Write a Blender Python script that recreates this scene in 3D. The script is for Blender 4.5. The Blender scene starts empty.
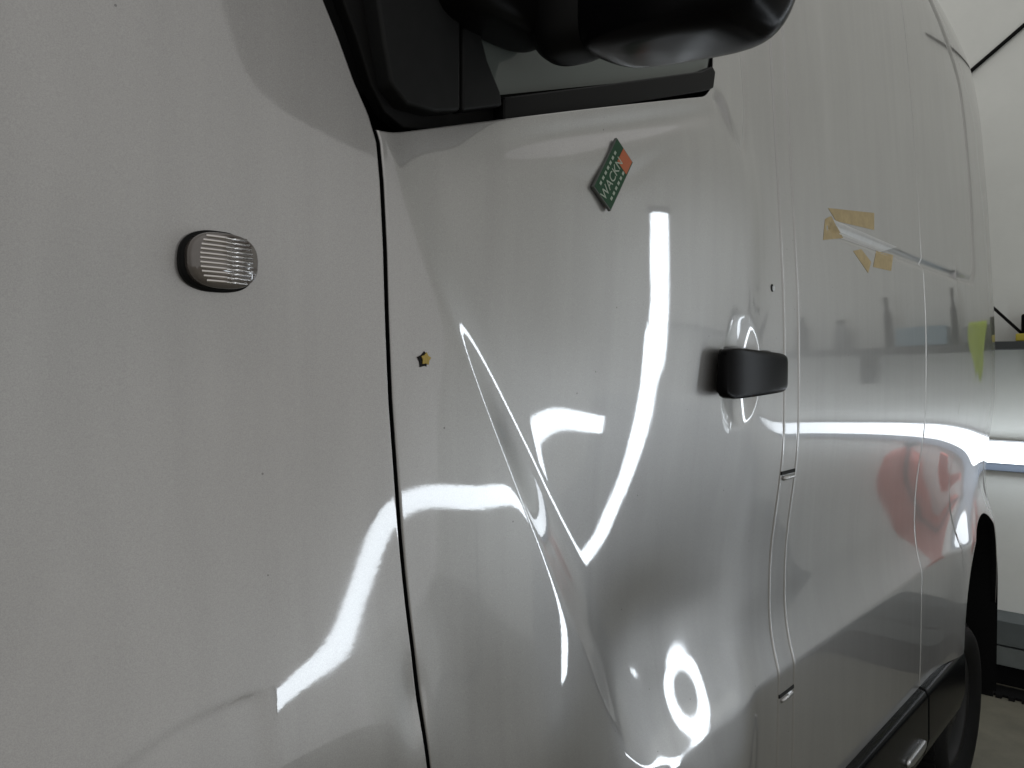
import bpy, bmesh, math, random
import numpy as np
from mathutils import Vector, Matrix
random.seed(4); np.random.seed(4)
S = bpy.context.scene

# ------------------------------------------------------------------ camera
CAM = np.array([0.0, -0.70, 1.36]); FPX = 780.0
YAW = math.radians(42); PIT = math.atan(19 / FPX)
FW = np.array([math.cos(YAW) * math.cos(PIT), math.sin(YAW) * math.cos(PIT), -math.sin(PIT)])
RT = np.array([math.sin(YAW), -math.cos(YAW), 0.0]); UP = np.cross(RT, FW)
cd = bpy.data.cameras.new('camera'); cam = bpy.data.objects.new('camera', cd); S.collection.objects.link(cam)
cam.matrix_world = Matrix(((RT[0], UP[0], -FW[0], CAM[0]), (RT[1], UP[1], -FW[1], CAM[1]), (RT[2], UP[2], -FW[2], CAM[2]), (0, 0, 0, 1)))
cd.sensor_width = 36.0; cd.lens = 36.0 * FPX / 1024; cd.clip_start = 0.02; cd.clip_end = 200
S.camera = cam

# ------------------------------------------------------------------ light of the workshop
W = bpy.data.worlds.new('World'); S.world = W; W.use_nodes = True
bg = W.node_tree.nodes['Background']; bg.inputs[0].default_value = (1.0, 0.988, 0.97, 1); bg.inputs[1].default_value = 0.42
S.view_settings.view_transform = 'Standard'; S.view_settings.look = 'None'
S.view_settings.exposure = 0.43; S.view_settings.gamma = 1.0
S.render.engine = 'CYCLES'

# ------------------------------------------------------------------ helpers
FLOOR = -0.43          # workshop floor; the van stands jacked high on its springs
WALLX = 5.2            # rear wall of the workshop
COL = S.collection
def ray(px, py): return FW + RT * (px - 512) / FPX + UP * (384 - py) / FPX
def at(px, py, y=0.0):
    d = ray(px, py); t = (y - CAM[1]) / d[1]; return CAM + d * t
def atx(px, py, x):
    d = ray(px, py); t = x / d[0]; return CAM + d * t
def sm(t): t = np.clip(t, 0, 1); return t * t * (3 - 2 * t)
def sm5(t): t = np.clip(t, 0, 1); return t ** 3 * (t * (6 * t - 15) + 10)
def link(o, parent=None):
    COL.objects.link(o)
    if parent is not None: o.parent = parent
    return o
def meshobj(name, verts, faces, mat, parent=None, smooth=True):
    m = bpy.data.meshes.new(name); m.from_pydata([tuple(map(float, v)) for v in verts], [], [tuple(int(i) for i in f) for f in faces]); m.update()
    if smooth: m.polygons.foreach_set('use_smooth', [True] * len(m.polygons))
    m.materials.append(mat)
    return link(bpy.data.objects.new(name, m), parent)
def bmobj(name, bm, mat, parent=None, smooth=False, bevel=0, seg=2, angle=40):
    bmesh.ops.recalc_face_normals(bm, faces=bm.faces)
    m = bpy.data.meshes.new(name); bm.to_mesh(m); bm.free(); m.materials.append(mat)
    if smooth: m.polygons.foreach_set('use_smooth', [True] * len(m.polygons))
    o = link(bpy.data.objects.new(name, m), parent)
    if bevel:
        b = o.modifiers.new('bevel', 'BEVEL'); b.width = bevel; b.segments = seg; b.limit_method = 'ANGLE'; b.angle_limit = math.radians(angle)
        m.polygons.foreach_set('use_smooth', [True] * len(m.polygons))
        w = o.modifiers.new('wn', 'WEIGHTED_NORMAL'); w.keep_sharp = False
    return o
def box(bm, c, s, rot=None):
    r = bmesh.ops.create_cube(bm, size=1.0)
    M = Matrix.Translation(c) @ (rot.to_4x4() if rot is not None else Matrix()) @ Matrix.Diagonal((s[0], s[1], s[2], 1))
    bmesh.ops.transform(bm, matrix=M, verts=r['verts']); return r['verts']
def cyl(bm, a, b, r, r2=None, seg=24):
    a = Vector(a); b = Vector(b); d = b - a
    q = bmesh.ops.create_cone(bm, cap_ends=True, segments=seg, radius1=r, radius2=r if r2 is None else r2, depth=d.length)
    M = Matrix.Translation((a + b) / 2) @ d.to_track_quat('Z', 'Y').to_matrix().to_4x4()
    bmesh.ops.transform(bm, matrix=M, verts=q['verts']); return q['verts']
def tube(name, pts, r, mat, parent=None, seg=10):
    pts = [Vector(p) for p in pts]; vs = []; fs = []
    for i, p in enumerate(pts):
        t = (pts[min(i + 1, len(pts) - 1)] - pts[max(i - 1, 0)]).normalized()
        n = t.orthogonal() if i == 0 else (n - t * n.dot(t)).normalized()
        n = n.normalized(); b = t.cross(n)
        for k in range(seg):
            a = 2 * math.pi * k / seg; vs.append(p + n * math.cos(a) * r + b * math.sin(a) * r)
    for i in range(len(pts) - 1):
        for k in range(seg): fs.append((i * seg + k, i * seg + (k + 1) % seg, (i + 1) * seg + (k + 1) % seg, (i + 1) * seg + k))
    fs.append(tuple(range(seg))[::-1]); fs.append(tuple((len(pts) - 1) * seg + k for k in range(seg)))
    return meshobj(name, vs, fs, mat, parent)
def lathe(bm, prof, axis_o, axis='Y', seg=48):
    rings = []
    for r, h in prof:
        ring = []
        for k in range(seg):
            a = 2 * math.pi * k / seg; c, s = r * math.cos(a), r * math.sin(a)
            p = {'Y': (c, h, s), 'Z': (c, s, h), 'X': (h, c, s)}[axis]
            ring.append(bm.verts.new((axis_o[0] + p[0], axis_o[1] + p[1], axis_o[2] + p[2])))
        rings.append(ring)
    for A, B in zip(rings, rings[1:]):
        for k in range(seg): bm.faces.new((A[k], A[(k + 1) % seg], B[(k + 1) % seg], B[k]))
def superq(bm, c, s, e1, e2, nu=48, nv=32, rot=None):
    f = lambda v, e: math.copysign(abs(v) ** e, v)
    R = rot.to_matrix() if rot is not None else Matrix.Identity(3); rows = []
    for j in range(nv + 1):
        ph = -math.pi / 2 + math.pi * j / nv; row = []
        for i in range(nu):
            th = 2 * math.pi * i / nu
            p = Vector((s[0] * f(math.cos(ph), e1) * f(math.cos(th), e2), s[1] * f(math.cos(ph), e1) * f(math.sin(th), e2), s[2] * f(math.sin(ph), e1)))
            row.append(bm.verts.new(Vector(c) + R @ p))
        rows.append(row)
    for A, B in zip(rows, rows[1:]):
        for i in range(nu): bm.faces.new((A[i], A[(i + 1) % nu], B[(i + 1) % nu], B[i]))
    bmesh.ops.remove_doubles(bm, verts=bm.verts, dist=1e-6)
def tag(o, label=None, cat=None, group=None, kind=None):
    if label: o['label'] = label
    if cat: o['category'] = cat
    if group: o['group'] = group
    if kind: o['kind'] = kind
    return o
def empty(name, loc=(0, 0, 0)):
    o = bpy.data.objects.new(name, None); o.location = loc; o.empty_display_size = 0.1; return link(o)
def reparent(o, p): o.parent = p; o.matrix_parent_inverse = Matrix.Translation(-p.location)

# ------------------------------------------------------------------ materials
def mat(name, base, rough=0.5, metal=0.0, coat=0.0, coat_rough=0.03, spec=0.5, noise=0.0, nscale=30, bump=0.0, bscale=200, bdist=0.001, trans=0.0, emit=0.0, alpha=1.0):
    m = bpy.data.materials.new(name); m.use_nodes = True; nt = m.node_tree; b = nt.nodes['Principled BSDF']
    b.inputs['Base Color'].default_value = (*base, 1); b.inputs['Roughness'].default_value = rough; b.inputs['Metallic'].default_value = metal
    b.inputs['Coat Weight'].default_value = coat; b.inputs['Coat Roughness'].default_value = coat_rough
    b.inputs['Specular IOR Level'].default_value = spec; b.inputs['Transmission Weight'].default_value = trans; b.inputs['Alpha'].default_value = alpha
    tc = nt.nodes.new('ShaderNodeTexCoord')
    if noise:
        n = nt.nodes.new('ShaderNodeTexNoise'); n.inputs['Scale'].default_value = nscale; n.inputs['Detail'].default_value = 8; n.inputs['Roughness'].default_value = 0.65
        nt.links.new(tc.outputs['Object'], n.inputs['Vector'])
        r = nt.nodes.new('ShaderNodeMapRange'); r.inputs['From Min'].default_value = 0.25; r.inputs['From Max'].default_value = 0.75
        r.inputs['To Min'].default_value = 1 - noise; r.inputs['To Max'].default_value = 1 + noise
        nt.links.new(n.outputs['Fac'], r.inputs['Value'])
        mx = nt.nodes.new('ShaderNodeVectorMath'); mx.operation = 'SCALE'; mx.inputs[0].default_value = base
        nt.links.new(r.outputs['Result'], mx.inputs['Scale']); nt.links.new(mx.outputs['Vector'], b.inputs['Base Color'])
    if bump:
        n2 = nt.nodes.new('ShaderNodeTexNoise'); n2.inputs['Scale'].default_value = bscale; n2.inputs['Detail'].default_value = 3
        nt.links.new(tc.outputs['Object'], n2.inputs['Vector'])
        bp = nt.nodes.new('ShaderNodeBump'); bp.inputs['Strength'].default_value = bump; bp.inputs['Distance'].default_value = bdist
        nt.links.new(n2.outputs['Fac'], bp.inputs['Height']); nt.links.new(bp.outputs['Normal'], b.inputs['Normal'])
        if coat: nt.links.new(bp.outputs['Normal'], b.inputs['Coat Normal'])
    if emit:
        b.inputs['Emission Color'].default_value = (*base, 1); b.inputs['Emission Strength'].default_value = emit
    return m
def paint_mat():
    m = mat('silver_grey_paint', (0.39, 0.383, 0.373), rough=0.42, metal=0.80, coat=1.0, coat_rough=0.048)
    nt = m.node_tree; b = nt.nodes['Principled BSDF']
    tc = nt.nodes.new('ShaderNodeTexCoord')
    # metallic flake: very fine brightness speckle
    v = nt.nodes.new('ShaderNodeTexNoise'); v.inputs['Scale'].default_value = 900; v.inputs['Detail'].default_value = 2
    nt.links.new(tc.outputs['Object'], v.inputs['Vector'])
    r = nt.nodes.new('ShaderNodeMapRange'); r.inputs['From Min'].default_value = 0.3; r.inputs['From Max'].default_value = 0.7
    r.inputs['To Min'].default_value = 0.89; r.inputs['To Max'].default_value = 1.11
    nt.links.new(v.outputs['Fac'], r.inputs['Value'])
    mx = nt.nodes.new('ShaderNodeVectorMath'); mx.operation = 'SCALE'; mx.inputs[0].default_value = (0.39, 0.383, 0.373); b.inputs['Coat IOR'].default_value = 1.85
    nt.links.new(r.outputs['Result'], mx.inputs['Scale']); nt.links.new(mx.outputs['Vector'], b.inputs['Base Color'])
    # faint run-off streaks, dust and a few stone chips
    mp = nt.nodes.new('ShaderNodeMapping'); mp.inputs['Scale'].default_value = (16, 16, 1.6); nt.links.new(tc.outputs['Object'], mp.inputs['Vector'])
    g = nt.nodes.new('ShaderNodeTexNoise'); g.inputs['Scale'].default_value = 1.0; g.inputs['Detail'].default_value = 5; g.inputs['Distortion'].default_value = 0.8; nt.links.new(mp.outputs['Vector'], g.inputs['Vector'])
    gr = nt.nodes.new('ShaderNodeMapRange'); gr.inputs['From Min'].default_value = 0.3; gr.inputs['From Max'].default_value = 0.7; gr.inputs['To Min'].default_value = 0.955; gr.inputs['To Max'].default_value = 1.04; nt.links.new(g.outputs['Fac'], gr.inputs['Value'])
    vo = nt.nodes.new('ShaderNodeTexVoronoi'); vo.inputs['Scale'].default_value = 22; vo.inputs['Randomness'].default_value = 1.0; nt.links.new(tc.outputs['Object'], vo.inputs['Vector'])
    ch = nt.nodes.new('ShaderNodeMapRange'); ch.inputs['From Min'].default_value = 0.022; ch.inputs['From Max'].default_value = 0.034; ch.inputs['To Min'].default_value = 0.45; ch.inputs['To Max'].default_value = 1.0; nt.links.new(vo.outputs['Distance'], ch.inputs['Value'])
    m1 = nt.nodes.new('ShaderNodeMath'); m1.operation = 'MULTIPLY'; nt.links.new(gr.outputs['Result'], m1.inputs[0]); nt.links.new(ch.outputs['Result'], m1.inputs[1])
    m2 = nt.nodes.new('ShaderNodeMath'); m2.operation = 'MULTIPLY'; nt.links.new(m1.outputs[0], m2.inputs[0]); nt.links.new(r.outputs['Result'], m2.inputs[1]); nt.links.new(m2.outputs[0], mx.inputs['Scale'])
    rr = nt.nodes.new('ShaderNodeMapRange'); rr.inputs['From Min'].default_value = 0.35; rr.inputs['From Max'].default_value = 0.75; rr.inputs['To Min'].default_value = 0.026; rr.inputs['To Max'].default_value = 0.055; nt.links.new(g.outputs['Fac'], rr.inputs['Value']); nt.links.new(rr.outputs['Result'], b.inputs['Coat Roughness'])
    # orange peel of the clear coat
    n = nt.nodes.new('ShaderNodeTexNoise'); n.inputs['Scale'].default_value = 160; n.inputs['Detail'].default_value = 2
    nt.links.new(tc.outputs['Object'], n.inputs['Vector'])
    bp = nt.nodes.new('ShaderNodeBump'); bp.inputs['Strength'].default_value = 0.012; bp.inputs['Distance'].default_value = 0.001
    nt.links.new(n.outputs['Fac'], bp.inputs['Height']); nt.links.new(bp.outputs['Normal'], b.inputs['Coat Normal'])
    return m
PAINT = paint_mat()
BLACK = mat('black_textured_plastic', (0.004, 0.004, 0.004), rough=0.45, spec=0.12, bump=0.15, bscale=900, bdist=0.0004)
BLACKG = mat('black_smooth_plastic', (0.003, 0.003, 0.0035), rough=0.24, spec=0.10, bump=0.04, bscale=500, bdist=0.0004)
TRIMG = mat('charcoal_trim_plastic', (0.013, 0.0135, 0.0135), rough=0.55, spec=0.15, noise=0.15, nscale=40, bump=0.2, bscale=900, bdist=0.0004)
RUBBER = mat('black_rubber', (0.005, 0.005, 0.005), rough=0.7, spec=0.2, noise=0.2)
DARK = mat('dark_inner_and_seam_shade', (0.005, 0.005, 0.005), rough=0.8, spec=0.1)  # dark inner parts; also the shade painted on the panel flanges
GLASS = mat('tinted_window_glass', (0.12, 0.135, 0.125), rough=0.06, spec=0.35)
WALL = mat('painted_wall', (0.79, 0.80, 0.755), rough=0.75, noise=0.05, nscale=3, bump=0.25, bscale=60, bdist=0.002)
CONC = mat('concrete_floor', (0.165, 0.155, 0.115), rough=0.6, noise=0.25, nscale=5, bump=0.3, bscale=90, bdist=0.002)
LED = mat('led_diffuser', (0.86, 0.93, 1.0), rough=0.4, emit=6.0)
LEDW = mat('wall_led_diffuser', (0.86, 0.93, 1.0), rough=0.4, emit=2.6)
GREYH = mat('grey_lamp_housing', (0.3, 0.3, 0.3), rough=0.5)
ALU = mat('brushed_aluminium', (0.5, 0.5, 0.5), rough=0.35, metal=1.0)

# ------------------------------------------------------------------ the lamps the paint mirrors
def lamp_bar(name, a, b, r, label, strength_mat, stand=None):
    root = empty(name, (0, 0, 0))
    a = Vector(a); b = Vector(b); d = (b - a).normalized()
    bm = bmesh.new(); cyl(bm, a, b, r); bmobj('led_tube', bm, strength_mat, root, smooth=True)
    for p, s in ((a, -1), (b, 1)):
        bm = bmesh.new(); cyl(bm, p + d * s * 0.001, p + d * s * 0.03, r * 1.25); bmobj('end_cap', bm, BLACK, root)
    if stand is not None:
        bm = bmesh.new(); cyl(bm, (stand[0], stand[1], FLOOR + 0.021), stand, 0.011, seg=12); bmobj('pole', bm, BLACK, root)
        bm = bmesh.new(); cyl(bm, (stand[0], stand[1], FLOOR + 0.001), (stand[0], stand[1], FLOOR + 0.02), 0.14); bmobj('base_plate', bm, BLACK, root)
    tag(root, label, 'lamp'); return root

# ------------------------------------------------------------------ shape of the van's side: y = H(x, z), y grows inwards
def curve(pts, n=12):
    pts = [np.array(p, float) for p in pts]; out = []
    P = [2 * pts[0] - pts[1]] + pts + [2 * pts[-1] - pts[-2]]
    for i in range(1, len(P) - 2):
        for k in range(n):
            t = k / n; a, b, c, d = P[i - 1], P[i], P[i + 1], P[i + 2]
            out.append(0.5 * (2 * b + (c - a) * t + (2 * a - 5 * b + 4 * c - d) * t * t + (3 * b - a - 3 * c + d) * t ** 3))
    out.append(pts[-1]); return np.array(out)
def xz(px, py): p = at(px, py); return (p[0], p[2])
def sint(v, xs, ys, sig):
    g = np.linspace(xs[0] - 6 * sig, xs[-1] + 6 * sig, 1200); st = g[1] - g[0]; n = int(3 * sig / st); k = np.exp(-0.5 * (np.arange(-n, n + 1) * st / sig) ** 2); k /= k.sum()
    t = np.convolve(np.pad(np.interp(g, xs, ys), n, 'edge'), k, 'valid'); return np.interp(v, g, t)
LIMB1 = curve([xz(*p) for p in [(388, 95), (404, 175), (421, 235), (441, 293), (480, 400), (520, 500), (560, 598), (592, 676)]], 11)
LIMB1 = np.vstack([LIMB1, LIMB1[-1] + (LIMB1[-1] - LIMB1[-12]) * 12])
def swage(x, z):
    L = LIMB1[::-1]; cx = sint(z, L[:, 1], L[:, 0], 0.03); sl = (sint(z + .004, L[:, 1], L[:, 0], 0.03) - sint(z - .004, L[:, 1], L[:, 0], 0.03)) / .008
    a = (x - cx) / np.sqrt(1 + sl * sl); ac = 0.3 * np.tanh(np.maximum(a, 0) / 0.3); ax = cx + 0.2 * ac; az = z - 0.35 * ac; b, bx, bz = z - 0.675, x, 0.675 + 0 * z; k = 0.028
    m = np.minimum(a, b); q = m - k * np.log(np.exp(-(a - m) / k) + np.exp(-(b - m) / k)); s = 1 / (1 + np.exp(np.clip((a - b) / 0.05, -40, 40)))
    return q, s * ax + (1 - s) * (1.15 + 0.05 * np.logaddexp(0, (bx - 1.15) / 0.05)), s * az + (1 - s) * bz
BLANK = curve([(1.98, 1.70), (2.4, 1.695), (3.0, 1.69), (3.48, 1.695), (3.60, 1.715), (3.635, 1.78), (3.66, 2.1), (3.64, 2.42), (3.55, 2.58), (3.2, 2.78), (2.6, 2.95)], 5)
def pdist(x, z, C):
    """signed distance to polyline C (positive to the left of travel), arc index point"""
    best = np.full(x.shape, 1e9); sgn = np.ones(x.shape); nx_ = np.zeros(x.shape); nz_ = np.zeros(x.shape)
    for (ax, az), (bx, bz) in zip(C[:-1], C[1:]):
        dx, dz = bx - ax, bz - az; L2 = dx * dx + dz * dz + 1e-12
        t = np.clip(((x - ax) * dx + (z - az) * dz) / L2, 0, 1); qx, qz = ax + t * dx, az + t * dz
        d2 = (x - qx) ** 2 + (z - qz) ** 2; m = d2 < best
        best = np.where(m, d2, best); nx_ = np.where(m, qx, nx_); nz_ = np.where(m, qz, nz_)
        sgn = np.where(m, np.where(dx * (z - az) - dz * (x - ax) >= 0, 1.0, -1.0), sgn)
    return np.sqrt(best) * sgn, nx_, nz_
ARCHR = (3.67, 0.345, 0.40); ARCHF = (0.03, 0.33, 0.47)
SWPX = np.array([(392, 120), (404, 180), (421, 235), (441, 293), (480, 400), (520, 500), (560, 598), (588, 668), (612, 718), (634, 742), (658, 768)], float)
HC = xz(741, 371); DENT = xz(402, 700); BL0, BL1 = xz(398, 131), xz(714, 94)
CORNER = curve([xz(*p) for p in [(719, 96), (727, 108), (737, 130), (745, 148), (752, 132), (757, 100), (757, 40), (757, -30)]], 4)
LIP = curve([xz(*p) for p in [(10, 862), (60, 812), (120, 768), (180, 727), (245, 697), (275, 689)]], 5)
def H0(x, z):
    x = np.asarray(x, float); z = np.asarray(z, float)
    y = np.interp(z, [0, .3, 1.3, 1.5, 1.76, 2.1, 2.5, 2.75, 2.9, 3.1], [.05, .015, 0, .003, .018, .04, .075, .115, .17, .30])
    zs = np.linspace(0, 3.1, 311); tv = np.interp(zs, [0, .3, 1.3, 1.5, 1.76, 2.1, 2.5, 2.75, 2.9, 3.1], [.03, .012, 0, .003, .018, .04, .075, .115, .17, .30])
    k = np.exp(-(np.arange(-20, 21) / 9.0) ** 2); k /= k.sum(); tv = np.convolve(np.pad(tv, 20, 'edge'), k, 'valid'); y = np.interp(z, zs, tv)
    # plan curvature towards the tail
    y = y + 0.030 * np.clip((x - 3.0) / 1.3, 0, 1) ** 2 * 2.2
    # swage: proud wing and lower body, scooped door above
    q, qx, qz = swage(x, z)
    A = sint(qz, [.67, .72, 1.0, 1.3, 1.66], [.027, .026, .024, .021, .001], 0.05); w = sint(qx, [.6, .9, 1.15, 1.5, 1.7], [.068, .090, .125, .15, .17], 0.09); fall = sint(qx, [.6, 1.1, 1.6], [.30, .36, .42], 0.12)
    e = 0.008; qs = 0.5 * (q + np.sqrt(q * q + e * e)) - 0.0 * q
    t = np.clip(qs / w, 0, 1); y = y + A * (1 - (1 - t) ** 2) * (1 - sm5((q - w) / fall))
    # pressed outline of the blind rear window
    b, _, _ = pdist(x, z, BLANK); y = y + 0.011 * np.exp(-(b / 0.012) ** 2) + 0.004 * sm((b + 0.03) / 0.06) * sm((x - 1.95) / 0.1) * (z < 3.2)
    # wheel arch flares
    r = np.hypot(x - ARCHR[0], z - ARCHR[1]); y = y - 0.040 * np.exp(-((r - ARCHR[2]) / 0.15) ** 2)
    # flute under the window and the pressed corner behind it
    db = BL0[1] + (x - BL0[0]) * (BL1[1] - BL0[1]) / (BL1[0] - BL0[0]) - z; y = y + (0.0062 * np.exp(-((db - 0.035) / 0.022) ** 2) + 0.0013 * np.exp(-((db - 0.095 - 0.02 * np.sin(x * 14)) / 0.016) ** 2)) * sm((x - BL0[0] - .10) / .2) * sm((BL1[0] + .05 - x) / .15)
    cq, _, _ = pdist(x, z, CORNER); y = y + 0.0035 * np.exp(-(cq / 0.010) ** 2)
    # pressed lip above the front wheel arch and a small dent by the seam
    q2, _, _ = pdist(x, z, LIP); y = y + 0.0012 * sm((0.006 - q2) / 0.012) * sm((LIP[-1][0] - x) / 0.03) * sm((x - LIP[0][0] - .01) / 0.08)
    y = y + 0.004 * np.exp(-(((x - DENT[0]) / 0.018) ** 2 + ((z - DENT[1]) / 0.045) ** 2))
    # bowl behind the door handle
    d = np.sqrt(((x - HC[0]) / 0.090) ** 2 + ((z - HC[1]) / 0.112) ** 2); dd = 1 - d * d; y = y + 0.017 * 0.5 * (dd + np.sqrt(dd * dd + 0.002))* (d < 1.6)
    return y
SPL = None
def spline_basis(v, v0, dv, n):
    t = (np.asarray(v, float).ravel() - v0) / dv; i = np.clip(np.floor(t).astype(int), 0, n - 4); f = t - i
    B = np.stack([(1 - f) ** 3, 3 * f ** 3 - 6 * f ** 2 + 4, -3 * f ** 3 + 3 * f ** 2 + 3 * f + 1, f ** 3], 1) / 6
    dB = np.stack([-3 * (1 - f) ** 2, 9 * f ** 2 - 12 * f, -9 * f ** 2 + 6 * f + 3, 3 * f ** 2], 1) / 6 / dv
    return i, B, dB
def H(x, z):
    y = H0(x, z)
    if SPL is not None:
        x0, z0, dv, nx, nz, Cf = SPL; sh = np.shape(x)
        xc = np.clip(np.asarray(x, float), x0, x0 + (nx - 3) * dv - 1e-6); zc = np.clip(np.asarray(z, float), z0, z0 + (nz - 3) * dv - 1e-6)
        ix, Bx, _ = spline_basis(xc, x0, dv, nx); iz, Bz, _ = spline_basis(zc, z0, dv, nz); s = 0
        for a in range(4):
            for b in range(4): s = s + Bx[:, a] * Bz[:, b] * Cf[ix + a, iz + b]
        y = y + s.reshape(sh)
    return y
def on(px, py, off=0.0):
    """point of the van side seen along this direction, lifted off the paint by off"""
    y = 0.0
    for _ in range(6):
        p = at(px, py, y - off); y = float(H(np.array([p[0]]), np.array([p[2]]))[0])
    return at(px, py, y - off)
def on_many(px, py):
    px = np.asarray(px, float); py = np.asarray(py, float); d = FW + RT * ((px - 512) / FPX)[:, None] + UP * ((384 - py) / FPX)[:, None]; y = np.zeros(len(px))
    for _ in range(6): P = CAM + d * ((y - CAM[1]) / d[:, 1])[:, None]; y = H(P[:, 0], P[:, 2])
    return CAM + d * ((y - CAM[1]) / d[:, 1])[:, None]
def sp(x, z, off=0.0): return np.array([x, float(H(np.array([x]), np.array([z]))[0]) - off, z])
LCE = 0.84
LB0, LB1 = np.array([2.94, -1.12, 0.25]), np.array([2.94, -1.12, 1.99])
LC0, LC1 = np.array([1.30, -1.99, 0.94]), np.array([2.58, -0.81, 0.94])
def lp(l, t): a, b = {'B': (LB0, LB1), 'C': (LC0, LC1), 'H': (LC0, LC1)}[l]; return a + (b - a) * t
# where the beaten panels throw the lamps back: crest lines of the lamp images, as directions seen, and the place along the lamp
ARC = curve([(150, 860), (225, 765), (265, 716), (300, 678), (324, 645), (343, 605), (360, 562), (380, 522), (402, 500), (438, 488), (480, 491), (520, 503), (575, 525)], 5)
ARCT = np.interp(ARC[:, 0], [150, 225, 265, 300, 350, 402, 520, 575], [-.6, -.35, -.18, 0, .15, .36, .70, .8])
HOOK = curve([(522, 475), (527, 447), (533, 426), (545, 412), (575, 408), (605, 410), (680, 414), (760, 420)], 5)
LIMB = curve([(606, 572), (616, 552), (630, 518), (644, 475), (650, 425), (650, 370), (648, 300), (646, 200), (645, 120)], 5)
def near(C, px, py):
    """signed distance in the picture to a crest line (positive on its upper or left side) and the nearest index"""
    d, qx, qy = pdist(np.array([float(px)]), np.array([float(py)]), C); i = int(np.argmin((C[:, 0] - qx[0]) ** 2 + (C[:, 1] - qy[0]) ** 2)); return -d[0], i
BEAT = []
for px in range(15, 516, 25):
    for py in range(400, 765, 22):
        sd, i = near(ARC, px, py); sw = np.interp(py, SWPX[:, 1], SWPX[:, 0])
        if px > sw - 12: continue
        tt = float(ARCT[i])
        BEAT.append((px, py, 'C', tt, float(np.clip(sd * 0.0036, -.55, .55)), 0.05 if tt > 0.02 else 0.4, 0.35 if abs(sd) > 40 else 1.0))
for px in range(530, 768, 15):
    for py in range(190, 640, 20):
        sw = np.interp(py, SWPX[:, 1], SWPX[:, 0])
        if px < sw + 42 or (px > 705 and 300 < py < 450) or (px > 740 and py < 450): continue
        sd, _ = near(HOOK, px, py); sl, _ = near(LIMB, px, py)
        f = float(sm((640 - px) / 45.0) * sm((75 - abs(sd)) / 40.0))
        BEAT.append((px, py, 'H', 0.8, f * sd * 0.0042 + (1 - f) * (411 - py) * 0.0046, 0.0, 0.45 * f + (1 - f) * float(np.interp(py, [480, 560], [0.15, 0.01]))))
        if py < 590: BEAT.append((px, py, 'B', 0.5, (float(np.clip(-sl * 0.0085, -1.2, 1.2)), 0.0, 0.0), 0.4 + 1.8 * math.exp(-(sl / 45.0) ** 2), 0.0))
for px in range(625, 735, 9):
    for py in range(618, 768, 9):
        rho = math.hypot((px - 682) / 24.0, (py - 692) / 44.0)
        if rho < 2.6: BEAT.append((px, py, 'B', 0.42, (-0.34 * (1 - rho * rho) if rho < 1.3 else 0.16, 0.0, 0.0), 0.10, 0.012))
def solve():
    x0, z0, dv = 0.0, 0.45, 0.05; nx, nz = 37, 38; N = nx * nz; A = np.zeros((N, N)); b = np.zeros(N)
    def row(x, z, gx, gz, wx, wz):
        ix, Bx, dBx = spline_basis([x], x0, dv, nx); iz, Bz, dBz = spline_basis([z], z0, dv, nz)
        ids = ((ix[0] + np.arange(4))[:, None] * nz + iz[0] + np.arange(4)[None]).ravel()
        for c, g, w in ((np.outer(dBx[0], Bz[0]).ravel(), gx, wx), (np.outer(Bx[0], dBz[0]).ravel(), gz, wz)):
            A[np.ix_(ids, ids)] += w * np.outer(c, c); b[ids] += w * c * g
    PP = on_many([q[0] for q in BEAT], [q[1] for q in BEAT]); e = 0.002; X, Z = PP[:, 0], PP[:, 2]
    gX = (H0(X + e, Z) - H0(X - e, Z)) / (2 * e); gZ = (H0(X, Z + e) - H0(X, Z - e)) / (2 * e)
    for (px, py, l, t, dz, wx, wz), P, gx, gz in zip(BEAT, PP, gX, gZ):
        L = lp(l, t) + (np.array(dz) if isinstance(dz, tuple) else np.array([0, 0, dz])); a = CAM - P; c = L - P; m = a / np.linalg.norm(a) + c / np.linalg.norm(c)
        row(P[0], P[2], m[0] / -m[1] - gx, m[2] / -m[1] - gz, wx, wz)
    GX, GZ = np.meshgrid(np.arange(0.05, 1.75, 0.05), np.arange(0.5, 2.2, 0.05), indexing='ij'); e = 0.002
    GG = (H0(GX + e, GZ) - H0(GX - e, GZ)) / (2 * e); Q = swage(GX, GZ)[0]; HD = np.hypot((GX - HC[0]) / 0.09, (GZ - HC[1]) / 0.15)
    for x, z, g, q, hd in zip(GX.ravel(), GZ.ravel(), GG.ravel(), Q.ravel(), HD.ravel()):
        if q > 0.10 and x < 1.6 and 0.9 < z < 1.8 and hd > 1: row(x, z, 0.10 * (x - 1.14) - g, 0, 0.05, 0.01)
        else: row(x, z, 0, 0, 0.01, 0.01)
    lam = 0.03
    idx = np.arange(N).reshape(nx, nz)
    for tri in (np.stack([idx[:-2], idx[1:-1], idx[2:]], -1).reshape(-1, 3), np.stack([idx[:, :-2], idx[:, 1:-1], idx[:, 2:]], -1).reshape(-1, 3)):
        for t in tri:
            v = np.array([1, -2, 1.0]) / dv; A[np.ix_(t, t)] += lam * np.outer(v, v)
    for i in range(nx):
        w = 1e-4 + (50.0 if x0 + (i - 1) * dv > 1.50 else 0)
        A[idx[i], idx[i]] += w
    return (x0, z0, dv, nx, nz, np.linalg.solve(A, b).reshape(nx, nz))
SPL = solve()


# ------------------------------------------------------------------ setting
bm = bmesh.new(); box(bm, (1.5, -1.0, FLOOR - 0.05), (16, 14, 0.1)); tag(bmobj('floor', bm, CONC), kind='structure')
bm = bmesh.new(); box(bm, (WALLX + 0.1, -1.0, 2.0), (0.2, 14, 4.86)); tag(bmobj('rear_wall', bm, WALL), kind='structure')

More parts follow.
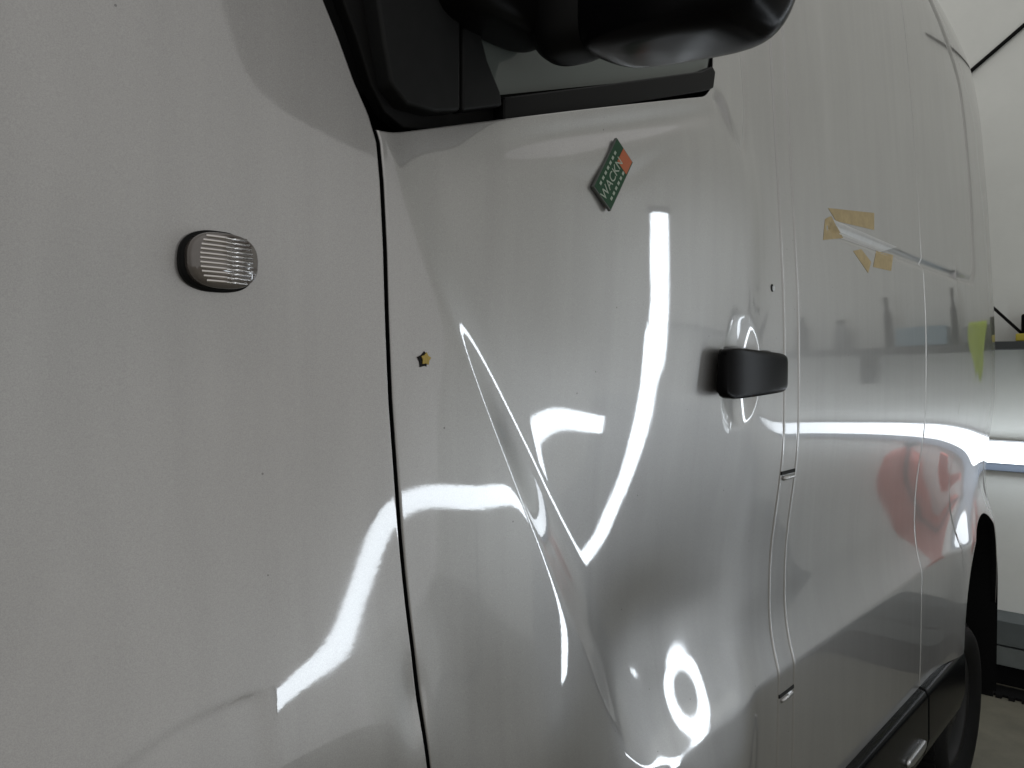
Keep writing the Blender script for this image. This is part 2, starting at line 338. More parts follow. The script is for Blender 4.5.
lamp_bar('inspection_lamp', LB0, LB1, 0.045, 'upright tubular inspection lamp beside the van', LED, stand=(LB0[0], LB0[1], LB0[2] - 0.03))
lamp_bar('inspection_lamp', LC0 + 0.03 * (LC1 - LC0), LC0 + LCE * (LC1 - LC0), 0.036, 'level tubular inspection lamp facing the front wing', LED, stand=tuple(LC0 + 0.45 * (LC1 - LC0) - np.array([0, 0, 0.037])))
WL = lamp_bar('wall_lamp', (WALLX - 0.11, -1.53, 0.868), (WALLX - 0.11, 0.5, 0.868), 0.06, 'long level white tube lamp under the wall shelf', LEDW)
bm = bmesh.new(); box(bm, (WALLX - 0.03, -0.515, 0.868), (0.05, 2.1, 0.13)); bmobj('lamp_housing', bm, GREYH, WL)
# ------------------------------------------------------------------ the van
VAN = empty('delivery_van', (2.0, 0.9, FLOOR))
tag(VAN, 'silver grey delivery van with dented glossy side panels and black mirror', 'van')
def vp(o):
    o.parent = VAN; o.matrix_parent_inverse = Matrix.Translation((-2.0, -0.9, -FLOOR)); return o
def prof(pts):
    pts = sorted(pts, key=lambda p: p[0]); a = np.array([p[0] for p in pts]); b = np.array([p[1] for p in pts])
    return lambda v: np.interp(v, a, b)
EDGE = [0, .0003, .0008, .0015, .0025, .0038, .0056, .0075]
def axis_pts(L, step):
    mid = list(np.linspace(EDGE[-1], L - EDGE[-1], max(4, int(L / step))))
    return np.array(EDGE[:-1] + mid + [L - e for e in EDGE[:-1]][::-1])
RF = 0.0020
def fil(e, RF): e = np.clip(e, 0, RF); return RF - np.sqrt(np.maximum(RF * RF - (RF - e) ** 2, 0))
def panel(name, xl, xr, zb, zt, stepx, stepz, tail=None, fillets=(RF, RF, RF, RF)):
    Lx = float(np.mean(xr(np.linspace(.7, 1.6, 9)) - xl(np.linspace(.7, 1.6, 9)))); xm = np.linspace(float(xl(1.2)), float(xr(1.2)), 9); Lz = float(np.mean(zt(xm) - zb(xm)))
    eu = axis_pts(Lx, stepx); ev = axis_pts(Lz, stepz); u, v = np.meshgrid(eu / Lx, ev / Lz, indexing='ij')
    z = np.full(u.shape, 1.2)
    for _ in range(25):
        x = xl(z) + (xr(z) - xl(z)) * u; z = 0.4 * z + 0.6 * (zb(x) + (zt(x) - zb(x)) * v)
    z = zb(x) + (zt(x) - zb(x)) * v
    y = H(x, z)
    if tail is not None: y = y + tail(x)
    a, b = np.meshgrid(eu, ev, indexing='ij')
    y = y + fil(a, fillets[0]) + fil(Lx - a, fillets[1]) + fil(b, fillets[2]) + fil(Lz - b, fillets[3])
    # flange: repeat the border 18 mm further in, blackened for the shade in the seams
    def pad(g): return np.pad(g, 1, 'edge')
    X, Z, Y = pad(x), pad(z), pad(y); F = np.zeros(X.shape); F[0] = F[-1] = 0.018; F[:, 0] = F[:, -1] = 0.018; Y = Y + F
    n, m = X.shape; V = np.stack([X, Y, Z], -1).reshape(-1, 3); idx = np.arange(n * m).reshape(n, m)
    Fc = np.stack([idx[:-1, :-1], idx[1:, :-1], idx[1:, 1:], idx[:-1, 1:]], -1).reshape(-1, 4)
    me = bpy.data.meshes.new(name); me.vertices.add(len(V)); me.vertices.foreach_set('co', V.astype(np.float32).ravel())
    me.loops.add(Fc.size); me.loops.foreach_set('vertex_index', Fc.ravel().astype(np.int32))
    me.polygons.add(len(Fc)); me.polygons.foreach_set('loop_start', np.arange(0, Fc.size, 4, dtype=np.int32)); me.polygons.foreach_set('loop_total', np.full(len(Fc), 4, np.int32))
    me.polygons.foreach_set('use_smooth', np.ones(len(Fc), bool)); me.materials.append(PAINT); me.materials.append(DARK); fl = np.zeros((n - 1, m - 1), np.int32); fl[0] = fl[-1] = 1; fl[:, 0] = fl[:, -1] = 1; me.polygons.foreach_set('material_index', fl.ravel()); me.update(); me.validate()
    return vp(link(bpy.data.objects.new(name, me)))
# seams between the panels (x as a function of z)
def seam(pts): return prof([(at(*p)[2], at(*p)[0]) for p in pts])
G1 = prof([(3.0, 0.20)] + [(at(*p)[2], at(*p)[0]) for p in [(336, -12), (352, 33), (366, 78), (379, 112), (386, 140), (389, 180), (392, 250), (396, 400), (402, 530), (408, 650), (413, 768)]] + [(0.0, 0.63)])
G2 = prof([(3.2, 1.665), (1.2, 1.672), (0.0, 1.675)])
G3 = prof([(3.2, 1.735), (1.2, 1.752), (0.0, 1.765)])
G4 = prof([(3.2, 2.80), (1.2, 2.805), (0.0, 2.83)])
gap = 0.0026; g2 = 0.0014; BF = 0.0055
b0 = at(398, 131); b1 = at(714, 94)
def belt(x): return np.interp(x, [b0[0], b1[0] - 0.02, b1[0] + 0.02, b1[0] + 0.035, b1[0] + .05, 1.43, 1.60], [b0[2], b1[2] - .008, b1[2] + .03, b1[2] + .09, b1[2] + .20, 2.5, 2.62])
bl_x = np.linspace(0.5, 1.7, 241); kk = np.exp(-(np.arange(-8, 9) / 3.0) ** 2); kk /= kk.sum(); bl_z = np.convolve(np.pad(belt(bl_x), 8, 'edge'), kk, 'valid')
beltS = lambda x: np.interp(x, bl_x, bl_z)
def arch(c, lo): return lambda x: np.where(np.abs(x - c[0]) < c[2], np.maximum(lo, c[1] + np.sqrt(np.maximum(c[2] ** 2 - (x - c[0]) ** 2, 0))), lo)
const = lambda c: (lambda v: np.full(np.shape(v), float(c)))
minus = lambda f, d: (lambda v: f(v) - d)
plus = lambda f, d: (lambda v: f(v) + d)
archf = lambda x: 0.27 + 0.50 * np.maximum(1 - ((x - ARCHF[0]) / 0.60) ** 2, 0) ** 1.0
wing = panel('front_wing', const(-0.55), minus(G1, gap), archf, const(2.05), 0.0045, 0.0045)
door = panel('front_door', plus(G1, gap), minus(G2, g2), const(0.285), beltS, 0.0038, 0.0042, fillets=(RF, BF, RF, RF))
strip = panel('door_pillar_strip', plus(G2, g2), minus(G3, g2), const(0.285), const(3.0), 0.006, 0.006, fillets=(BF, BF, RF, RF))
slid = panel('sliding_door', plus(G3, g2), minus(G4, g2), const(0.285), const(3.0), 0.007, 0.006, fillets=(BF, BF, RF, RF))
XEND = 4.30
def tailf(x): t = np.clip((x - (XEND - 0.11)) / 0.11, 0, 1); return 0.11 * (1 - np.sqrt(np.maximum(1 - t * t, 0)))
rear = panel('rear_side_panel', plus(G4, g2), const(XEND), arch(ARCHR, 0.285), const(3.0), 0.006, 0.006, tail=tailf, fillets=(BF, RF, RF, RF))
# dark inner body and light-blocking sheets behind the seams, roof and tail so that the van is a closed body
bm = bmesh.new(); box(bm, (1.22, 0.95, 1.30), (3.4, 1.40, 2.0)); box(bm, (3.6, 0.95, 1.75), (1.3, 1.40, 1.7)); vp(bmobj('inner_body', bm, DARK))
bm = bmesh.new(); box(bm, (2.4, 1.0, 2.96), (3.6, 1.3, 0.06)); box(bm, (XEND - 0.01, 0.98, 1.55), (0.05, 1.4, 2.4)); vp(bmobj('roof', bm, PAINT, bevel=0.02))
for x0, x1, z0, z1 in ((.45, 1.72, .20, 1.7), (1.5, 3.3, .2, 2.6), (3.2, 4.2, .80, 2.5)):
    bm = bmesh.new(); box(bm, ((x0 + x1) / 2, 0.24 if z1 > 2 else 0.11, (z0 + z1) / 2), (x1 - x0, 0.02, z1 - z0)); vp(bmobj('seam_light_block', bm, DARK))  # black sheets added to keep light out of the seams

# sill cladding
def sillpiece(x0, x1):
    prof_ = [(0.028, 0.29), (-0.006, 0.282), (-0.016, 0.262), (-0.018, 0.12), (0.0, 0.05), (0.06, 0.03), (0.06, 0.29)]
    vs = [(x, y, z) for x in (x0, x1) for y, z in prof_]; n = len(prof_)
    fs = [(i, (i + 1) % n, n + (i + 1) % n, n + i) for i in range(n)] + [tuple(range(n))[::-1], tuple(range(n, 2 * n))]
    bm = bmesh.new(); B = [bm.verts.new(v) for v in vs]; [bm.faces.new([B[i] for i in f]) for f in fs]
    return vp(bmobj('sill_cladding', bm, BLACKG, bevel=0.006))
sillpiece(0.52, 2.815); sillpiece(2.825, 3.33)
bm = bmesh.new(); superq(bm, (2.66, -0.02, 0.135), (0.10, 0.012, 0.016), 0.6, 0.6, 24, 12); vp(bmobj('sill_highlight', bm, ALU, smooth=True))  # bright metal piece drawn as the highlight on the sill

# wheels
STEEL = mat('black_steel_rim', (0.02, 0.02, 0.02), rough=0.5, metal=0.3)
def wheel(cx, R=0.35):
    w = vp(empty('wheel')); zc = FLOOR + R; k = R / 0.33; bm = bmesh.new()
    lathe(bm, [(.215, .02), (.235, .0), (.27, -.012), (.30, -.010), (.318, .004), (.328, .03), (.330, .08), (.330, .13), (.325, .18), (.30, .21), (.22, .215)], (0, 0, 0))
    bmesh.ops.transform(bm, matrix=Matrix.Translation((cx, 0.06, zc)) @ Matrix.Diagonal((k, 1, k, 1)), verts=bm.verts); bmobj('tyre', bm, RUBBER, smooth=True).parent = w
    for j in range(56):
        a = 2 * math.pi * j / 56; bm = bmesh.new(); box(bm, (0, 0.10, R + 0.002), (0.022, 0.16, 0.012)); bmesh.ops.transform(bm, matrix=Matrix.Translation((cx, 0.06, zc)) @ Matrix.Rotation(a, 4, 'Y'), verts=bm.verts)
        if math.cos(a) > -.93: bmobj('tread_block', bm, RUBBER).parent = w
    bm = bmesh.new(); lathe(bm, [(.001, .03), (.06, .03), (.07, .045), (.18, .06), (.20, .03), (.214, .02), (.214, .20)], (0, 0, 0))
    bmesh.ops.transform(bm, matrix=Matrix.Translation((cx, 0.06, zc)) @ Matrix.Diagonal((k, 1, k, 1)), verts=bm.verts); bmobj('rim', bm, STEEL, smooth=True).parent = w
    return w
wheel(ARCHR[0] - 0.02); wheel(ARCHF[0])
for c in (ARCHR, ARCHF):
    bm = bmesh.new(); seg = 40; rows = []; R = c[2] + .004
    outline = [(c[0] + R, -.12)] + [(c[0] + R * math.cos(math.pi * k / seg), c[1] + R * math.sin(math.pi * k / seg)) for k in range(seg + 1)] + [(c[0] - R, .03)]
    for y in (0.012, 0.55): rows.append([bm.verts.new((x, y, z)) for x, z in outline])
    for k in range(len(outline) - 1): bm.faces.new((rows[0][k], rows[0][k + 1], rows[1][k + 1], rows[1][k]))
    bm.faces.new(rows[1]); vp(bmobj('wheel_arch_liner', bm, DARK))
bm = bmesh.new(); box(bm, (ARCHR[0] + .44, 0.13, 0.05), (0.012, 0.20, 0.42)); vp(bmobj('mud_flap', bm, RUBBER))

# window surround, glass and mirror foot on the front door
def slab(name, pts, y, th, m, parent=None, bevel=0.0):
    P = [at(px, py, y) for px, py in pts]; bm = bmesh.new()
    a = [bm.verts.new(tuple(p)) for p in P]; b = [bm.verts.new((p[0], p[1] + th, p[2])) for p in P]; n = len(a)
    bm.faces.new(a); bm.faces.new(b[::-1])
    for i in range(n): bm.faces.new((a[i], b[i], b[(i + 1) % n], a[(i + 1) % n]))
    o = bmobj(name, bm, m, bevel=bevel); return vp(o) if parent is None else sub(o, parent)
def sub(o, parent): o.parent = parent; return o
def Dr(o):
    o.parent = door; o.matrix_parent_inverse = Matrix(); 
    return o
yb = 0.020
def dslab(*a, **k):
    o = slab(*a, **k); o.parent = door; o.matrix_parent_inverse = Matrix(); return o
dslab('window_seal', [(341, -6), (357, 38), (371, 84), (385, 112), (404, 128), (432, 131), (512, 124), (620, 107), (710, 91), (719, 82), (724, 40), (745, -60), (500, -120), (330, -60)], yb + 0.004, 0.02, RUBBER, bevel=0.003)
dslab('window_glass', [(470, 98), (706, 74), (714, 30), (730, -80), (500, -100), (440, -60), (440, 60)], yb - 0.0015, 0.004, GLASS)
dslab('belt_strip', [(504, 97), (600, 85), (702, 71), (713, 66), (716, 72), (714, 88), (706, 91), (610, 108), (504, 123)], yb - 0.016, 0.03, BLACK, bevel=0.003)
dslab('mirror_foot', [(372, -40), (384, 40), (392, 84), (408, 104), (436, 112), (461, 111), (461, -40)], yb - 0.022, 0.03, TRIMG, bevel=0.005)
dslab('mirror_foot', [(463, -40), (463, 111), (503, 106), (501, 92), (488, 60), (478, 20), (474, -40)], yb - 0.016, 0.026, TRIMG, bevel=0.004)

HANDLE = mat('black_satin_handle', (0.003, 0.003, 0.0035), rough=0.25, spec=0.07, bump=0.02, bscale=300, bdist=0.0005)
MIR = vp(empty('wing_mirror'))
rz = lambda d: Matrix.Rotation(math.radians(d), 3, 'Z').to_euler()
bm = bmesh.new(); superq(bm, (0.815, -0.252, 1.972), (0.075, 0.145, 0.245), 0.30, 0.55, rot=(Matrix.Rotation(math.radians(9), 3, 'X') @ Matrix.Rotation(math.radians(-8), 3, 'Z')).to_euler()); sub(bmobj('mirror_housing', bm, BLACKG, smooth=True), MIR)
bm = bmesh.new(); superq(bm, (0.800, -0.085, 1.895), (0.050, 0.060, 0.145), 0.5, 0.7, rot=rz(10)); sub(bmobj('mirror_arm', bm, BLACK, smooth=True), MIR)
bm = bmesh.new(); superq(bm, (0.735, -0.02, 1.895), (0.10, 0.05, 0.115), 0.35, 0.5, rot=rz(0)); sub(bmobj('arm_knuckle', bm, BLACK, smooth=True), MIR)

# door handle with its bowl
bm = bmesh.new(); hw = 0.125
hx = HC[0] - 0.008; superq(bm, (hx, -0.032, HC[1] - .004), (hw, 0.013, 0.044), 0.28, 0.30, 48, 24, rot=Matrix.Rotation(math.radians(-3), 3, 'Z').to_euler())
for v in bm.verts:
    f = (v.co.x - hx) / hw; v.co.z = HC[1] - .004 + (v.co.z - HC[1] + .004) * (1.0 - 0.13 * f); v.co.y -= 0.006 * (1 - f * f)
hd = bmobj('door_handle', bm, HANDLE, smooth=True); hd.parent = door; hd.matrix_parent_inverse = Matrix()
for dx in (-0.62, 0.6):
    bm = bmesh.new(); superq(bm, (hx + hw * dx, -0.005, HC[1]), (0.02, 0.03, 0.042), 0.4, 0.4, 24, 16); hp = bmobj('handle_post', bm, BLACK, smooth=True); hp.parent = door

# side repeater: black gasket, clear ribbed lens
REP = vp(empty('side_repeater'))
rc = on(217, 262); ra, rb_ = 0.036, 0.0275
def rrect(a, b, n, k=2.6):
    return [(a * math.copysign(abs(math.cos(t)) ** (2 / k), math.cos(t)), b * math.copysign(abs(math.sin(t)) ** (2 / k), math.sin(t))) for t in [2 * math.pi * i / n for i in range(n)]]
def puck(name, rings, m, parent, n=64, smooth=True):
    vs = []; fs = []
    for a, b, d in rings: vs += [(rc[0] + x, rc[1] - d, rc[2] + z) for x, z in rrect(a, b, n)]
    for r in range(len(rings) - 1):
        for i in range(n): fs.append((r * n + i, r * n + (i + 1) % n, (r + 1) * n + (i + 1) % n, (r + 1) * n + i))
    fs.append(tuple((len(rings) - 1) * n + i for i in range(n))); fs.append(tuple(range(n))[::-1])
    bm = bmesh.new(); B = [bm.verts.new(v) for v in vs]; [bm.faces.new([B[i] for i in f]) for f in fs]
    o = bmobj(name, bm, m, smooth=smooth); o.parent = parent; return o
LENS = mat('clear_ribbed_plastic', (0.13, 0.112, 0.10), rough=0.1, spec=0.8, coat=0.6, trans=0.0, noise=0.1, nscale=80)
CHROME = mat('repeater_reflector', (0.40, 0.36, 0.33), rough=0.3, metal=1.0)
BULB = mat('amber_bulb', (0.55, 0.28, 0.07), rough=0.2)
puck('gasket', [(ra * 1.08, rb_ * 1.10, -0.004), (ra * 1.08, rb_ * 1.10, 0.004), (ra * 1.02, rb_ * 1.03, 0.0055)], RUBBER, REP)
puck('reflector', [(ra * 0.93, rb_ * 0.93, 0.0056), (ra * 0.93, rb_ * 0.93, 0.008)], CHROME, REP)
ln = puck('lens', [(ra, rb_, 0.0056), (ra, rb_, 0.013), (ra * 0.975, rb_ * 0.96, 0.0175), (ra * 0.90, rb_ * 0.86, 0.0205)], LENS, REP)
bm = bmesh.new(); superq(bm, (rc[0] + .004, rc[1] - 0.013, rc[2]), (0.009, 0.004, 0.007), 1, 1, 16, 10); o = bmobj('bulb', bm, BULB, smooth=True); o.parent = REP
RIBM = mat('clear_rib_plastic', (0.62, 0.59, 0.57), rough=0.14, metal=1.0)
for k in range(11):
    zz = -0.0215 + 0.0043 * k; hw2 = 0.76 * ra * (1 - (abs(zz) / (rb_ * 1.02)) ** 2.6) ** (1 / 2.6)
    bm = bmesh.new(); q = bmesh.ops.create_cone(bm, cap_ends=True, segments=10, radius1=0.0017, radius2=0.0017, depth=2 * hw2)
    bmesh.ops.transform(bm, matrix=Matrix.Translation((rc[0] + 0.000, rc[1] - 0.0198, rc[2] + zz)) @ Matrix.Rotation(math.pi / 2, 4, 'Y'), verts=bm.verts)
    o = bmobj('rib', bm, RIBM, smooth=True); o.parent = ln

# trim-clip holes in the door, their dark painted as black plates, with a yellow clip left in one of them
RECESS_DARK = mat('recess_dark', (0.004, 0.004, 0.004), rough=0.9); CLIP = mat('yellow_clip', (0.42, 0.30, 0.05), rough=0.5, noise=0.2, nscale=300)
def patch(name, pts, off, m, parent=None, n=6, thick=0.0004):
    """thin piece laid on the paint: quad of picture directions, bilinear grid, follows the panel"""
    vs = []; fs = []
    (a, b, c, d) = [np.array(p, float) for p in pts]
    uv = [(i / n, j / n) for i in range(n + 1) for j in range(n + 1)]; pp = np.array([(a * (1 - u) + b * u) * (1 - v) + (d * (1 - u) + c * u) * v for u, v in uv]); ww = on_many(pp[:, 0], pp[:, 1])
    for lift in (off, 0.0): vs += [(w[0], w[1] - lift, w[2]) for w in ww]
    K = (n + 1) ** 2
    for i in range(n):
        for j in range(n):
            q = (i * (n + 1) + j, (i + 1) * (n + 1) + j, (i + 1) * (n + 1) + j + 1, i * (n + 1) + j + 1); fs.append(q); fs.append(tuple(k + K for k in q)[::-1])
    e = [i * (n + 1) for i in range(n + 1)] + [n * (n + 1) + j for j in range(1, n + 1)] + [i * (n + 1) + n for i in range(n - 1, -1, -1)] + [j for j in range(n - 1, 0, -1)]
    for k in range(len(e)): fs.append((e[k], e[(k + 1) % len(e)], e[(k + 1) % len(e)] + K, e[k] + K))
    o = meshobj(name, vs, fs, m, smooth=False)
    if parent is not None: o.parent = parent
    return o
def flatpoly(name, c, pts, off, th, m, parent):
    bm = bmesh.new(); a = [bm.verts.new((c[0] + x, c[1] - off, c[2] + z)) for x, z in pts]; b = [bm.verts.new((c[0] + x, c[1] - off + th, c[2] + z)) for x, z in pts]; n = len(a)
    bm.faces.new(a); bm.faces.new(b[::-1])
    for i in range(n): bm.faces.new((a[i], b[i], b[(i + 1) % n], a[(i + 1) % n]))
    o = bmobj(name, bm, m); o.parent = parent; return o
star = lambda r1, r2, n, ph=0.3: [((r1 if i % 2 == 0 else r2) * math.cos(ph + math.pi * i / n), (r1 if i % 2 == 0 else r2) * math.sin(ph + math.pi * i / n)) for i in range(2 * n)]
c1 = on(424, 360); flatpoly('clip_hole_shade', c1, star(0.0105, 0.0072, 5), 0.0006, 0.004, RECESS_DARK, door); flatpoly('trim_clip', c1 + np.array([.0022, 0, .0012]), star(0.0080, 0.0052, 5, .2), 0.0018, 0.004, CLIP, door)
c2 = on(772, 288); flatpoly('clip_hole_shade', c2, star(0.0085, 0.008, 8), 0.0006, 0.004, RECESS_DARK, door); flatpoly('clip_rim', c2 + np.array([.006, 0, .0]), star(0.0065, 0.006, 8), 0.0014, 0.004, ALU, door)

# horizontal breaks in the strip behind the door
for z0 in (at(780, 475)[2], at(783, 698)[2]):
    m_ = (float(G2(z0)) + float(G3(z0))) / 2; yy = float(H(np.array([m_]), np.array([z0]))[0])
    bm = bmesh.new(); box(bm, (m_, yy + 0.0035, z0), (float(G3(z0) - G2(z0)) - 2.2 * gap, 0.010, 0.008)); o = bmobj('strip_joint', bm, RECESS_DARK); o.parent = strip
    bm = bmesh.new(); cyl(bm, (m_ - 0.029, yy - 0.001, z0 - 0.012), (m_ + 0.029, yy - 0.001, z0 - 0.012), 0.005, seg=12); o = bmobj('strip_lip', bm, PAINT, smooth=True); o.parent = strip
for o in (strip, door, slid, rear, wing):
    for c in o.children: c.matrix_parent_inverse = o.matrix_world.inverted() @ Matrix()
# ------------------------------------------------------------------ things stuck to the van
GREEN = mat('green_print', (0.010, 0.060, 0.024), rough=0.45, spec=0.25, coat=0.0, noise=0.15, nscale=120); WHITEP = mat('white_print', (0.36, 0.42, 0.34), rough=0.5)
ORANGE = mat('orange_print', (0.45, 0.10, 0.025), rough=0.4); BORDER = mat('grey_card_edge', (0.10, 0.11, 0.10), rough=0.4)
corners = [on(*p) for p in ((592, 183), (604, 216), (628, 165), (614, 137))]        # left, bottom, right, top
cen = sum(corners) / 4; eu = Vector((corners[2] + corners[3] - corners[0] - corners[1]) / 2); ev = Vector((corners[0] + corners[3] - corners[1] - corners[2]) / 2)
Lu, Lv = eu.length, ev.length; eu.normalize(); nn = eu.cross(ev).normalized(); nn = nn if nn.y < 0 else -nn; ev = nn.cross(eu).normalized()
CARD = empty('magnetic_card', tuple(cen)); CARD.matrix_world = Matrix(((eu.x, ev.x, nn.x, cen[0]), (eu.y, ev.y, nn.y, cen[1] - 0.0045), (eu.z, ev.z, nn.z, cen[2]), (0, 0, 0, 1)))
tag(CARD, 'small green printed card with orange corner stuck on the silver door', 'card')
def cardbox(name, x0, x1, y0, y1, z0, z1, m, bevel=0):
    bm = bmesh.new(); box(bm, ((x0 + x1) / 2, (y0 + y1) / 2, (z0 + z1) / 2), (x1 - x0, y1 - y0, z1 - z0)); o = bmobj(name, bm, m, bevel=bevel); o.parent = CARD; return o
hu, hv = Lu / 2, Lv / 2
cardbox('backing', -hu, hu, -hv, hv, -0.002, 0.0030, BORDER, 0.0006); cardbox('printed_face', -hu + .002, hu - .0015, -hv + .0015, hv - .0015, 0.0030, 0.0034, GREEN)
cardbox('orange_corner', hu - .030, hu - .002, -hv + .003, hv * 0.20, 0.0034, 0.0038, ORANGE, 0.0001)
fc = bpy.data.curves.new('lettering', 'FONT'); fc.body = 'WACKN'; fc.size = 0.0215; fc.align_x = 'CENTER'; fc.align_y = 'CENTER'; fc.extrude = 0.0002
fo = bpy.data.objects.new('lettering_src', fc); COL.objects.link(fo); bpy.context.view_layer.update()
fm = bpy.data.meshes.new_from_object(fo.evaluated_get(bpy.context.evaluated_depsgraph_get())); bpy.data.objects.remove(fo)
fm.materials.clear(); fm.materials.append(WHITEP); lt = link(bpy.data.objects.new('lettering', fm), CARD); lt.location = (-.010, 0.000, 0.0037)
for row, yy in enumerate((hv * 0.62, -hv * 0.62)):
    for k in range(7):
        x_ = -hu + 0.014 + k * (Lu - .03) / 7; cardbox('small_print', x_, x_ + 0.006, yy - .0022, yy + .0022, 0.0034, 0.0036, WHITEP)

TAPE = mat('masking_tape', (0.40, 0.31, 0.16), rough=0.75, noise=0.18, nscale=40, bump=0.3, bscale=250, bdist=0.0004, alpha=0.9)
FILM = mat('peeled_film', (0.50, 0.50, 0.49), rough=0.35, metal=0.3, noise=0.08, nscale=60)
for q, lab in (([(828, 208), (874, 213), (874, 230), (836, 221)], 'longest strip of yellowed masking tape above the scraped crease'),
               ([(825, 219), (831, 216), (843, 238), (823, 240)], 'torn masking tape scrap at the pointed end of the scraped crease'),
               ([(853, 251), (861, 249), (871, 262), (868, 273)], 'narrow slanting masking tape scrap below the scraped crease'),
               ([(876, 251), (893, 255), (891, 271), (873, 267)], 'squarish masking tape scrap below the scraped crease')):
    tag(patch('masking_tape', q, 0.0007, TAPE), lab, 'tape', 'masking tape scraps on the sliding door')
tag(patch('peeled_film', [(832, 219), (897, 247), (880, 252), (840, 238)], 0.0004, FILM), 'pale peeled film strip between the tape scraps on the sliding door', 'film')

# ------------------------------------------------------------------ rear wall of the workshop with its shelf
SHELFM = mat('dark_shelf', (0.055, 0.06, 0.06), rough=0.55, noise=0.2, nscale=8)
SH = empty('wall_shelf', (5.05, -0.5, 1.465)); tag(SH, 'long dark grey shelf fixed to the pale rear wall', 'shelf')
def absbox(name, lo, hi, m, parent=None, bevel=0.0):
    bm = bmesh.new(); box(bm, [(a + b) / 2 for a, b in zip(lo, hi)], [b - a for a, b in zip(lo, hi)]); o = bmobj(name, bm, m, bevel=bevel)
    if parent is not None: reparent(o, parent)
    return o
absbox('shelf_board', (4.92, -2.4, 1.445), (WALLX, 1.2, 1.488), SHELFM, SH, 0.004)
for y in (-2.0, -0.9, 0.32, 1.0): absbox('bracket', (4.98, y - .012, 1.25), (WALLX, y + .012, 1.444), SHELFM, SH)
BLUE = mat('pale_blue_plastic', (0.20, 0.33, 0.40), rough=0.4); LIME = mat('lime_fabric', (0.52, 0.66, 0.05), rough=0.8, noise=0.15, nscale=30)
GREYB = mat('grey_plastic', (0.22, 0.23, 0.24), rough=0.5); YEL = mat('yellow_plastic', (0.55, 0.45, 0.06), rough=0.5)
RED = mat('red_enamel', (0.66, 0.085, 0.035), rough=0.35, coat=0.3)
tag(absbox('storage_box', (4.96, -0.70, 1.489), (5.16, -0.40, 1.62), BLUE, bevel=0.012), 'pale blue plastic box standing on the wall shelf', 'box')
def bottle(x, y, h, r, m, lab, grp=None):
    root = empty('bottle', (x, y, 1.489)); bm = bmesh.new(); lathe(bm, [(0.0001, 0), (r, 0), (r, h * .62), (r * .45, h * .78), (r * .4, h * .86), (.0001, h * .86)], (x, y, 1.489), 'Z', 20); o = bmobj('bottle_body', bm, m, smooth=True); reparent(o, root)
    bm = bmesh.new(); lathe(bm, [(0.0001, h * .861), (r * .55, h * .861), (r * .5, h), (.0001, h)], (x, y, 1.489), 'Z', 16); o = bmobj('cap', bm, BLACK); reparent(o, root); tag(root, lab, 'bottle', grp)
bottle(5.06, -0.76, 0.36, 0.026, BLACKG, 'tall slim black bottle beside the pale blue box')
bottle(5.06, -0.34, 0.36, 0.034, TRIMG, 'tall charcoal bottle between the blue box and the lime vest')
bottle(5.08, -1.05, 0.22, 0.05, GREYB, 'squat grey bottle on the wall shelf'); bottle(5.08, -1.30, 0.26, 0.04, TRIMG, 'slim charcoal bottle at the shelf beyond the grey one')
tag(absbox('tool_case', (4.97, -0.26, 1.489), (5.15, 0.03, 1.60), GREYB, bevel=0.02), 'rounded grey tool case on the wall shelf', 'case')
# lime vest thrown over the shelf edge
vs = []; fs = []; nu, nv = 14, 22
for j in range(nv + 1):
    for i in range(nu + 1):
        u = i / nu - .5; t = j / nv; w = 0.13 + 0.05 * math.sin(t * 5) - 0.005 * t
        y = -0.10 + u * w + 0.01 * math.sin(t * 9); drop = t * 0.42
        if drop < 0.1: x, z = 5.0 - drop, 1.615 + 0.004 * math.sin(u * 30)
        else: x, z = 4.90 - 0.012 * abs(math.sin(u * 14 + t * 2)) - .005, 1.615 - (drop - 0.1) * (1 + .1 * math.sin(u * 9))
        vs.append((x, y, z))
for j in range(nv):
    for i in range(nu): fs.append((j * (nu + 1) + i, j * (nu + 1) + i + 1, (j + 1) * (nu + 1) + i + 1, (j + 1) * (nu + 1) + i))
v_ = meshobj('safety_vest', vs, fs, LIME); so = v_.modifiers.new('s', 'SOLIDIFY'); so.thickness = 0.004; tag(v_, 'lime yellow safety vest hanging over the shelf edge', 'vest')
tag(tube('leaning_rod', [atx(988, 303, 5.02), atx(1027, 338, 5.02)], 0.008, BLACK), 'thin black rod leaning across the wall above the shelf', 'rod')
p = atx(1021, 339, 5.0); tag(absbox('sponge', (4.96, p[1] - .05, 1.489), (5.05, p[1] + .02, 1.53), YEL, bevel=.006), 'small yellow sponge on the wall shelf under the rod', 'sponge')
p = atx(1024, 320, 5.06); tag(absbox('spray_can', (5.04, p[1] - .06, 1.489), (5.12, p[1] + .012, 1.64), BLACK, bevel=.012), 'short black can behind the yellow sponge', 'can')
tag(tube('wall_cable', [atx(955, 85, WALLX - .012), atx(972, 70, WALLX - .012), atx(1000, 46, WALLX - .012), atx(1030, 20, WALLX - .012), atx(1090, -30, WALLX - .012)], 0.011, BLACK), 'black cable running slantwise up the pale rear wall', 'cable')
absz = absbox('lamp_shadow_rail', (WALLX - .045, -1.55, 0.755), (WALLX - .005, 0.55, 0.82), mat('blue_grey_shadow', (.16, .19, .24), rough=.5), bevel=.004); tag(absz, 'blue grey rail painted as the bluish shadow below the tube lamp', 'rail')  # coloured bar stands for the bluish shadow under the lamp
PL = empty('wall_plinth', (5.1, -.5, FLOOR)); tag(PL, 'low grey plinth with dark recessed base along the rear wall', 'plinth')
absbox('plinth_top', (4.98, -2.6, -0.185), (WALLX, 1.3, -0.05), mat('plinth_grey', (.10, .115, .115), rough=.6, noise=.15, nscale=10), PL, .004)
